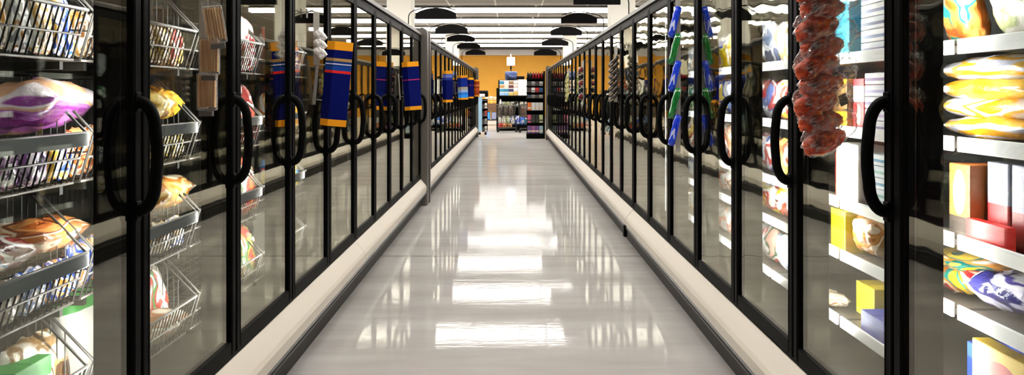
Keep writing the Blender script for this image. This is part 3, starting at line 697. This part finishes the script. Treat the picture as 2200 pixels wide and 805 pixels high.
# brown packs, left strip
def sticks_mat():
    m, nt, b = newmat('brown_sticks')
    n = tex_noise(nt, coords(nt, 'Object', (60, 60, 2)), 2.2, 3, .55)
    nt.links.new(ramp(nt, n.outputs[0], [(.3, '#a06c34'), (.5, '#e0ae6c'), (.7, '#f4d8a8')]), b.inputs['Base Color']); b.inputs['Roughness'].default_value = .4
    bump(nt, b, n.outputs[0], .6, .01); return m
STK = sticks_mat()
LSY = 2.55
strip('grey plastic clip strip with brown stick packs on the second left door', -1.085, LSY+.03, 1.345, 1.95, -1.118)
pk_f = G().box(-.034, .034, -.014, .014, -.068, .062, b=.006).box(-.030, .030, -.0015, .0015, .062, .078).mesh('clear_pack', CLEAR)
pk_s = G()
for k in range(13): pk_s.box(-.029+.00448*k, -.0248+.00448*k, -.009+.0015*(k % 2), .009-.0015*(k % 2), -.058+.002*(k % 3), .056-.002*((k+1) % 3), b=.001)
pk_s = pk_s.mesh('brown_stick_bundle', STK)
pk_c = G().box(-.024, .024, -.017, .002, -.088, -.070, b=.002).mesh('clip', GREYD)
for k, (px, z, a, zr) in enumerate(((-1.035, 1.642, .16, .35), (-1.052, 1.532, 0, .12), (-1.060, 1.408, 0, .0))):
    t = thing('stick_pack', f'clear pack of brown sticks, {["topmost tilted one", "middle one", "lowest one"][k]} on the left clip strip', 'pack', (px, LSY, z), 0, 'brown stick packs on the left clip strip')
    t.rotation_euler = (0, -a, zr); link('clear_pack', pk_f, t); link('brown_stick_bundle', pk_s, t); link('clip', pk_c, t)

# far strips on the right with chevron-hung packs
def fan_strip(label, plabel, cat, x, y, z1, n, pitch, w, h, matcols, drop=.6, hook=1.118, group=None, name='hanging_pack', rough=.2):
    strip(label, x, y, z1-n*pitch-.05, z1+.1, hook)
    mats = [film_mat(f'{name}_{label[:8]}_{i}', c, 300+i+len(label), 2.5) if c else CLEAR for i, c in enumerate(matcols)]
    mes = [pillow(w, h, .03, 200+i, 8, 8, .1, .008).mesh(name, m_) for i, m_ in enumerate(mats)]
    sd = -1 if hook > 0 else 1
    for k in range(n):
        o = link(name, mes[k % len(mes)]); o.location = (x+sd*(.012+w*.3), y-.02, z1-k*pitch-h*.42); o.rotation_euler = (.1, -sd*drop*-1 if False else (drop if sd < 0 else -drop), 0)
        tag(o, f'{plabel[k % len(plabel)]}, {["first", "second", "third", "fourth", "fifth", "sixth", "seventh"][k]} from top of its strip', cat, group or label)
fan_strip('clip strip of blue and green packs hanging on a right freezer door', ['clear and blue pack', 'clear and green pack'], 'pack', 1.055, 4.62, 1.93, 5, .17, .045, .2,
    [['#1030c8', '#1a48e0', '#1436d0', '#c8d4f4'], ['#0f5a24', '#1f8a3a', '#146a2c', '#c8e8d0']], .22)
fan_strip('clip strip of dark feathered packs on the middle right doors', ['black and brown pack on the dark strip'], 'pack', 1.06, 7.4, 1.78, 7, .06, .04, .14, [['#15110e', '#4a3a2c', '#1d1814', '#8a7a66']], .75)
fan_strip('clip strip of red, white and black ball packs on the right doors', ['red ball pack', 'black ball pack'], 'pack', 1.07, 10.9, 1.78, 5, .1, .07, .08, [['#5a1014', '#7a1a20', '#3a0a0c', '#c8beb4'], ['#0a0908', '#1a1816', '#100f0d', '#b8b2a8']], .2)
fan_strip('clip strip of olive yellow packs on the far right doors', ['olive yellow pack'], 'pack', 1.07, 13.6, 1.76, 5, .09, .05, .18, [['#8a8a3c', '#c9c27a', '#6c7030', '#d8d2a0']], .25)
# crinkled clear bags on the left doors beside the blue sign
fan_strip('clip strip of clear crinkled bags left of the large blue sign', ['clear white crinkled pack'], 'pack', -1.06, 3.98, 1.74, 3, .045, .05, .07, [['#e9e7e4', '#f6f5f3', '#bcb8b2', '#d9d6d2']], .7, -1.118)

# ------------------------------------------------------------------ hanging category signs on bent rods
SB = pm('sign_black', '#050404', .7, 0, .1)
def boat(label, side, y, xc, w, zb, zt, xp):
    t = thing('hanging_sign', label, 'sign', (0, y, 0), 0, 'black category signs above the freezers')
    h = zt-zb; n = 18; pr = [(xc-w/2, zb), (xc+w/2, zb)]
    for k in range(n+1):
        u = 1-2*k/n; pr.append((xc+u*w/2, zb+h*(.52+.48*(1-u*u))))
    G().prism(pr, -.012, .012).obj('sign_board', SB, t)
    # rod: rises from the case top, bends over and follows the arc
    s = -side; zr = lambda u: zb+h*(1.13-.34*u*u)
    z0 = zb+h*.1; pts = [(xp, 0, 2.126), (xp, 0, z0)]
    p2 = (xc-s*w/2*.92, zr(.92))
    for k in range(1, 9):
        q = k/8; pts.append((xp*(1-q)**2+2*xp*q*(1-q)+p2[0]*q*q, 0, z0*(1-q)**2+2*(zr(1.1))*q*(1-q)+p2[1]*q*q))
    for k in range(1, 14):
        u = -.92+1.88*k/13; pts.append((xc+s*u*w/2, 0, zr(abs(u))))
    G().tube(pts, .0075, 8).obj('bent_rod', BLACKM, t)
    g = G()
    for u in (-.72, .72): g.tube([(xc+u*w/2, 0, zb+h*(.52+.48*(1-u*u))-.01), (xc+u*w/2, 0, zr(abs(u)))], .003, 5)
    g.obj('hanger', BLACKM, t)
    G().lathe([(.04, 2.126), (.04, 2.134), (.012, 2.14), (.012, 2.16)], 12, 0, (xp, 0, 0)).obj('rod_foot', BLACKM, t)
F = 25.707/36*2200
def pxs(x, Y): return (x-1098)*Y/F
def pzs(y, Y): return H+(200-y)*Y/F
SW = .62
for k, (xa, xb, yt, ybm) in enumerate(((893, 980, 17, 41), (935, 1005, 52, 72), (960, 1020, 74, 89), (982, 1032, 91, 104), (1000, 1043, 106, 118))):
    Y = F*SW/(xb-xa); xc = pxs((xa+xb)/2, Y)
    boat(f'black arched sign on a bent rod above the left freezers, {["nearest", "second", "third", "fourth", "farthest"][k]} of five', -1, Y, xc, SW, pzs(ybm, Y), pzs(yt, Y), xc-.42)
for k, (xa, xb, yt, ybm) in enumerate(((1232, 1333, -18, 10), (1205, 1283, 28, 50), (1183, 1250, 57, 76), (1164, 1221, 83, 98), (1147, 1196, 105, 119))):
    Y = F*SW/(xb-xa); xc = pxs((xa+xb)/2, Y)
    boat(f'black arched sign on a bent rod above the right freezers, {["nearest", "second", "third", "fourth", "farthest"][k]} of five', 1, Y, xc, SW, pzs(ybm, Y), pzs(yt, Y), xc+.42)

# ------------------------------------------------------------------ far end of the aisle
# black rack of goods by the right end panel
RY0 = 22.55
def PX(x, Y=RY0): return pxs(x, Y)
def PZ(y, Y=RY0): return pzs(y, Y)
rk = thing('display_rack', 'tall black display rack of goods at the far right end of the aisle', 'rack', (.76, RY0, 0))
xa, xb = PX(1131)-.76, PX(1171)-.76
G().box(xb-.05, xb, -.05, .42, 0, 2.08, b=.01).obj('side_panel', BLACK, rk)
G().box(xa+.02, xb-.05, .38, .42, .05, 2.02).obj('back_panel', BLACK, rk)
G().box(xa, xb-.05, -.05, .38, 0, .12, b=.01).obj('base', BLACK, rk)
RZ = [1.86, 1.63, 1.43, 1.25, .87, .49, .16]
for z in RZ: G().box(xa, xb-.051, -.04, .379, z-.035, z, b=.004).obj('shelf', BLACK, rk)
def bottle_mesh(col, n):
    g = G().lathe([(.032, 0), (.035, .01), (.035, .11), (.03, .135), (.013, .16), (.012, .185), (.014, .187), (.014, .2)], 10)
    return g.mesh('bottle', pm(n, col, .2))
bm_, bd_ = bottle_mesh('#7d0d12', 'red_bottle'), bottle_mesh('#14100e', 'dark_bottle')
bw = (xb-xa-.06)
for k in range(6):
    o = link('bottle', bd_ if k < 2 else bm_); o.location = (.76+xa+.045+k*(bw-.09)/5, RY0+.02, RZ[0])
    tag(o, f'{"dark" if k < 2 else "red"} bottle on the top shelf of the black rack, {ORD[k]} from the left', 'bottle', 'bottles on the black rack')
TIERC = {1: (['#2a2724', '#8f8c86', '#1d1b19', '#b7b2aa'], .13), 2: (['#3a1c18', '#e6e2de', '#c1231f', '#28507e'], .14), 3: (['#24384e', '#8a8680', '#4c3e38', '#a49c92'], .10),
         4: (['#d2691e', '#cfcdca', '#c7c4c0', '#d4cfc9'], .24), 5: (['#c04a6a', '#20241e', '#1a2018', '#b5bc84'], .24), 6: (['#6b4a86', '#8a4f78', '#6a3f82', '#8fb0b4'], .23)}
CW = {'#2a2724': 'charcoal', '#8f8c86': 'grey', '#1d1b19': 'black', '#b7b2aa': 'pale grey', '#3a1c18': 'dark brown', '#e6e2de': 'white', '#c1231f': 'red', '#28507e': 'blue', '#24384e': 'navy', '#8a8680': 'stone grey', '#4c3e38': 'umber', '#a49c92': 'light taupe',
      '#d2691e': 'orange', '#cfcdca': 'silver', '#c7c4c0': 'light grey', '#d4cfc9': 'off-white', '#c04a6a': 'pink', '#20241e': 'dark green', '#1a2018': 'blackish', '#b5bc84': 'lime', '#6b4a86': 'purple', '#8a4f78': 'plum', '#6a3f82': 'violet', '#8fb0b4': 'pale teal'}
for tr, (cs, hh) in TIERC.items():
    for k, c in enumerate(cs):
        wd = (bw-.03)/4-.01
        o = carton(f'{CW[c]} pack on the {["", "second", "third", "fourth", "fifth", "sixth", "lowest"][tr]} shelf of the black rack', carton_mat(f'rk_{tr}_{k}', c, '#d9c9b4' if tr in (4, 6) else '#3a3632', None, .2, .4),
               .76+xa+.03+(k+.5)*(bw-.03)/4, RY0+.08, RZ[tr]+.001, .12, .16, hh, 0, 'pack', 'packs on the black rack', 'product_pack')
        o.scale = (wd/.12, 1, 1)

# end display behind the cart
EY = 27.2
ed = thing('end_display', 'black end display stacked with coloured boxes behind the shopping cart', 'display', (.08, EY, 0))
ea, eb = pxs(1070, EY)-.08, pxs(1140, EY)-.08
G().box(ea, eb, 0, .5, 1.24, 1.31, b=.008).obj('top_shelf', BLACK, ed)
G().box(ea, eb, 0, .5, .84, .88, b=.006).obj('middle_shelf', BLACK, ed)
G().box(ea, eb, -.05, .5, 0, .2, b=.008).obj('base', BLACK, ed)
G().box(ea, eb, .5, .54, 0, 1.9).obj('back_panel', BLACK, ed)
G().box(ea-.06, ea-.001, -.02, .54, 0, 1.6, b=.03).obj('end_post', BLACK, ed)
GC = [['#2a7ea0', '#e9e7e2', '#8a6a3c'], ['#b88a52', '#d8cdb8', '#5a2420'], ['#3a88a6', '#2c7a94', '#3c2c56'], ['#9cc0ec', '#8ab4d8', '#cdb25c']]
GN = [['teal', 'white', 'brown'], ['tan', 'beige', 'maroon'], ['sea blue', 'turquoise', 'plum'], ['pale blue', 'light blue', 'straw']]
bwid, bh = (pxs(1103, EY)-pxs(1073, EY))/3, .142
for r in range(4):
    for c in range(3):
        carton(f'{GN[r][c]} box in the {["top", "second", "third", "lowest"][r]} row of the end display', carton_mat(f'ed{r}{c}', GC[r][c], '#e6e2da', None, .75, .95), pxs(1073, EY)+bwid*(c+.5), EY+.18, 1.312+(3-r)*bh, bwid-.006, .3, bh-.002, 0, 'box', 'boxes on the end display', 'box')
    c_ = ['#e4dcdc', '#d8c9c4', '#e9e6e2', '#c9a848'][r]
    carton(f'{["pinkish white", "rosy beige", "off-white", "yellow"][r]} box in the {["top", "second", "third", "lowest"][r]} row, centre of the end display', carton_mat(f'edm{r}', c_, '#b59c90', None, .1, .3), pxs(1108, EY), EY+.18, 1.312+(3-r)*bh, .16, .3, bh-.002, 0, 'box', 'boxes on the end display', 'box')
for r in range(3):
    for c in range(2):
        carton(f'plain white box, {["left", "right"][c]} in the {["top", "middle", "lowest"][r]} row at the right of the end display', carton_mat(f'edw{r}{c}', '#efeeec', '#dcdad6', None, .0, .06), pxs(1118+10*c, EY), EY+.18, 1.312+(2-r)*.2, .165, .3, .198, 0, 'box', 'white boxes on the end display', 'box')
tag(pillow(.46, .34, .3, 401, 14, 12, .04).obj('cushion', film_mat('blue_denim', ['#1a2c54', '#30467a', '#24396a'], 3, 1.5, .6), None, (pxs(1098, EY), EY+.16, 1.312+.568+.168)), 'blue square cushion sitting on top of the end display', 'cushion')
tag(pillow(.34, .12, .14, 402).obj('black_pouch', pm('pouch_black', '#050505', .7, 0, .1), None, (pxs(1116, EY)+.02, EY+.14, 1.312+.6+.062)), 'small black pouch on the white boxes of the end display', 'pouch')
# goods on its lower shelves
o = G().lathe([(.05, 0), (.055, .02), (.055, .2), (.03, .25), (.025, .29), (.028, .3)], 12).obj('bottle', WHITE, None, (pxs(1075, EY), EY+.12, .881)); tag(o, 'white bottle at the left of the middle shelf of the end display', 'bottle')
for k, (xx, c, nm) in enumerate(((1083, '#9aa85c', 'olive green'), (1092, '#b8c070', 'light green'), (1101, '#c9c8b4', 'cream'), (1110, '#b9b6b0', 'grey'), (1121, '#b2a894', 'beige'), (1131, '#8a8478', 'dark beige'))):
    bag(f'{nm} bag on the middle shelf of the end display', [c, '#e0dccf', c], pxs(xx, EY), EY+.14, .881, .15, .2, .1, 'stand', 'bag', 'bags on the end display', -PI/2, 0)
for k, (xx, c, nm) in enumerate(((1072, '#c9c6c0', 'white'), (1082, '#a89c8a', 'taupe'), (1091, '#6f8a3c', 'green'), (1101, '#3c5a8c', 'steel blue'), (1112, '#2c4fb0', 'blue'), (1122, '#3c6ac8', 'bright blue'), (1131, '#2a6a8c', 'sea blue'))):
    bag(f'{nm} bag on the base of the end display', [c, '#d8d4cc', c], pxs(xx, EY), EY+.1, .201, .17, .36, .14, 'stand', 'bag', 'bags on the end display', -PI/2, 0)

# shopping carts
CW_ = pm('cart_wire', '#4c4841', .35, .4); RUB = pm('rubber', '#0a0909', .6)
def cart(label, loc):
    t = thing('shopping_cart', label, 'cart', loc, 0, 'carts by the end display'); g = G()
    L0, L1 = -.36, .34       # length along x, front left
    def q(u, v, y): 
        xl = L0+.03*(1-v); xr = L1-.06*(1-v); return (xl+(xr-xl)*u, y, .55+.06*u*(1-v)*0+(.44+.05*u)*v-.03*(1-v)*u)
    for y in (-.22, .22):
        for k in range(23): g.tube([q(k/22, 0, y*.85), q(k/22, 1, y)], .0045, 4)
        for k in range(7): g.tube([q(0, k/6, y*(.85+.15*k/6)), q(1, k/6, y*(.85+.15*k/6))], .004 if k < 6 else .009, 4)
    for k in range(8):
        yy = -1+2*k/7
        for u in (0, 1): g.tube([q(u, 0, .187*yy), q(u, 1, .22*yy)], .004, 4)
        g.tube([q(0, 0, .187*yy), q(1, 0, .187*yy)], .004, 4)
    for k in range(7):
        f_ = .85+.15*k/6
        for u in (0, 1): g.tube([q(u, k/6, -.22*f_), q(u, k/6, .22*f_)], .004, 4)
    g.obj('basket', CW_, t)
    f = G()
    for y in (-.2, .2):
        f.tube([(.44, y, 1.06), (.34, y, 1.0), (.28, y, .56), (.36, y, .16), (-.3, y, .14)], .014, 7)
    for xx in (-.28, -.1, .1, .3): f.tube([(xx, -.2, .15), (xx, .2, .15)], .008, 6)
    f.obj('frame', CW_, t)
    G().tube([(.44, -.24, 1.07), (.44, .24, 1.07)], .02, 8).obj('handle', BLACKM, t)
    G().prism([(.2, .98), (.36, 1.02), (.42, 1.1), (.3, 1.08)], -.19, .19).obj('child_seat', BLACKM, t)
    for xx in (-.3, .36):
        for y in (-.2, .2):
            w = G()
            prof = [(.05*math.cos(a), .05*math.sin(a)+.052) for a in [2*PI*k/14 for k in range(14)]]
            w.prism([(xx+p[0], p[1]) for p in prof], y-.015, y+.015); w.box(xx-.012, xx+.012, y-.022, y+.022, .05, .14); w.obj('wheel', RUB, t)
    return t
cart('grey wire shopping cart standing in front of the end display', (pxs(1088, 26.3), 26.3, 0))
cart('second wire shopping cart, half hidden behind the black rack', (pxs(1132, 26.0)+.05, 26.0, 0))
SACK = ['#3c3028', '#54453a', '#2e2520', '#6a5a4c']
for k in range(3):
    o = pillow(.17, .4, .28, 420+k).obj('brown_sack', film_mat(f'sack{k}', SACK, 50+k, 1.5, .6), None, (pxs(1088, 26.3)-.2+.18*k, 26.3, .56+.205)); tag(o, f'brown sack in the nearer shopping cart, {["left", "middle", "right"][k]} one', 'sack', 'sacks in the shopping cart')
o = pillow(.5, .38, .3, 424).obj('tan_sack', film_mat('tansack', ['#443022', '#6a4830', '#34241c', '#7a5436'], 8, 1.5, .6), None, (pxs(1132, 26.0)+.02, 26.0, .75)); tag(o, 'tan sack in the second shopping cart behind the black rack', 'sack')
for k, (dx, c, nm) in enumerate(((-.22, ['#a02a24', '#d84a3c', '#5c1814'], 'red'), (-.06, ['#b06a34', '#8a4c24', '#d08a54'], 'rust brown'), (.12, ['#a87844', '#7a4c28', '#c89a64'], 'caramel'))):
    o = pillow(.17, .16, .18, 430+k).obj('packet', film_mat(f'undercart{k}', c, 60+k), None, (pxs(1088, 26.3)+dx, 26.3, .165+.08)); tag(o, f'{nm} packet on the lower rack of the nearer shopping cart', 'packet', 'packets under the cart')

# lit lane lamp on a pole behind the display
ly = 30.0
lt = thing('lane_lamp', 'white lit cube lamp on a slim pole in front of the yellow wall', 'lamp', (pxs(1097.5, ly), ly, 0))
G().lathe([(.16, 0), (.16, .02), (.02, .04), (.02, 2.38), (.035, 2.39), (.035, 2.52)], 12).obj('pole', BLACKM, lt)
G().box(-.16, .16, -.16, .16, 2.54, 2.87, b=.02).obj('lamp_shade', pm('lamp_shade', '#ffffff', .5, emit=(1, .98, .94), es=4), lt)
G().lathe([(.02, 2.87), (.02, 2.98), (.008, 3.0)], 8).obj('finial', WHITE, lt)

# stand at the left end panel
sy = 24.6
st = thing('display_stand', 'pale blue sided display stand on casters beside the far left end panel', 'stand', (pxs(1037, sy), sy, 0))
G().box(-.16, -.02, -.1, .3, .12, 1.25, b=.01).obj('side_panel', pm('pale_blue', '#9cc2dc', .35, emit=None), st)
G().box(-.02, .16, .26, .3, .1, 1.2).obj('back_panel', BLACK, st)
for z in (.12, .38, .64, .9, 1.16): G().box(-.02, .16, -.1, .26, z-.02, z, b=.003).obj('shelf', GREYD, st)
for xx in (-.1, .1):
    w = G(); w.prism([(xx+.045*math.cos(2*PI*k/14), .047+.045*math.sin(2*PI*k/14)) for k in range(14)], -.05, -.02); w.box(xx-.01, xx+.01, -.06, -.01, .05, .12); w.obj('caster', RUB, st)
for k, z in enumerate((.12, .38, .64, .9)):
    for j, (c, nm) in enumerate((('#2a2623', 'dark'), (['#c9c4ba', '#8a8680', '#b03a34', '#d8d0c4'][k], ['cream', 'grey', 'red', 'ivory'][k]))):
        carton(f'{nm} pack on the {["lowest", "second", "third", "fourth"][k]} shelf of the pale blue stand', carton_mat(f'st{k}{j}', c, '#55504a', None, .3, .5), pxs(1037, sy)+.025+.085*j, sy-.02, z+.001, .075, .12, .15+.02*j, 0, 'pack', 'packs on the pale blue stand', 'product_pack')
tag(pillow(.34, .22, .2, 450).obj('black_bag', pm('bag_black', '#040404', .7, 0, .1), None, (pxs(1038, sy), sy+.1, 1.25+.13)), 'black bag on top of the pale blue stand', 'bag')
tag(pillow(.22, .12, .12, 451).obj('white_cloth', film_mat('cloth_white', ['#e6e2de', '#cfc9c4', '#f2efec'], 9), None, (pxs(1035, sy), sy-.06, 1.25+.065)), 'crumpled white cloth on the pale blue stand in front of the black bag', 'cloth')

# farther table with yellow goods and blue screens
ty = 32.0
tb = thing('display_table', 'brown display table far back with yellow goods, left of the carts', 'table', (pxs(1056, ty), ty, 0))
WOOD = pm('brown_board', '#6a4a32', .6)
G().box(-.3, .3, -.2, .3, .62, .95, b=.01).obj('bin', WOOD, tb)
for xx in (-.27, .27):
    for yy in (-.17, .27): G().box(xx-.02, xx+.02, yy-.02, yy+.02, .07, .62).obj('leg', GREYD, tb)
G().box(-.3, .3, -.2, .3, .2, .24).obj('lower_shelf', GREYD, tb)
for xx in (-.27, .27): G().lathe([(.05, 0), (.06, .02), (.06, .05), (.05, .07)], 10, 0, (xx, -.17, 0)).obj('foot', RUB, tb)
for k in range(5):
    carton(f'yellow box on the far brown table, {ORD[k]} from the left', carton_mat(f'ty{k}', ['#e0a41e', '#d88a1c', '#e6b83c', '#c98a2a', '#e9b02c'][k], '#f0d488', None, .4, .6), pxs(1056, ty)-.24+.12*k, ty, .951, .115, .2, .16, 0, 'box', 'yellow boxes on the far table', 'box')
for k in range(3):
    carton(f'white carton stacked on the yellow boxes of the far table, {["left", "middle", "right"][k]} one', carton_mat(f'tw{k}', '#d9d0c2', '#b8a890', None, .2, .4), pxs(1056, ty)-.2+.18*k, ty+.05, 1.112, .16, .15, .13+.03*(k % 2), 0, 'box', 'white cartons on the far table', 'box')
SCR = pm('screen_blue', '#0a2a60', .2, emit=(.06, .35, 1.0), es=1.3)
for k, (dx, lab) in enumerate(((-.13, 'blue lit screen on the lower shelf of the far table'), (.15, 'pale lit screen right of the blue one under the far table'))):
    t = thing('screen', lab, 'screen', (pxs(1054, ty)+dx, ty-.12, .241))
    G().box(-.12, .12, -.02, .02, .0, .36, b=.006).obj('bezel', BLACK, t)
    G().box(-.10, .10, -.023, -.0205, .03, .33).obj('display', SCR if k == 0 else pm('screen_pale', '#555566', .2, emit=(.6, .6, .8), es=.5), t)

# ------------------------------------------------------------------ world, camera, view
w = bpy.data.worlds.new('World'); SC.world = w; w.use_nodes = True
w.node_tree.nodes['Background'].inputs[0].default_value = (.9, .92, 1, 1); w.node_tree.nodes['Background'].inputs[1].default_value = .1
cd = bpy.data.cameras.new('camera'); cam = bpy.data.objects.new('camera', cd); COL.objects.link(cam)
cam.location = (0, 0, H); cam.rotation_euler = (PI/2, 0, 0); cd.sensor_width = 36; cd.lens = 25.707
cd.shift_x = 2/2200; cd.shift_y = -202.5/2200; cd.clip_start = .05; cd.clip_end = 200
SC.camera = cam
SC.view_settings.view_transform = 'Standard'; SC.view_settings.look = 'None'; SC.view_settings.gamma = 1
SC.view_settings.use_curve_mapping = False; SC.view_settings.exposure = 0.0
SC.cycles.max_bounces = 14; SC.cycles.transparent_max_bounces = 32; SC.cycles.glossy_bounces = 8
SC.cycles.use_denoising = True
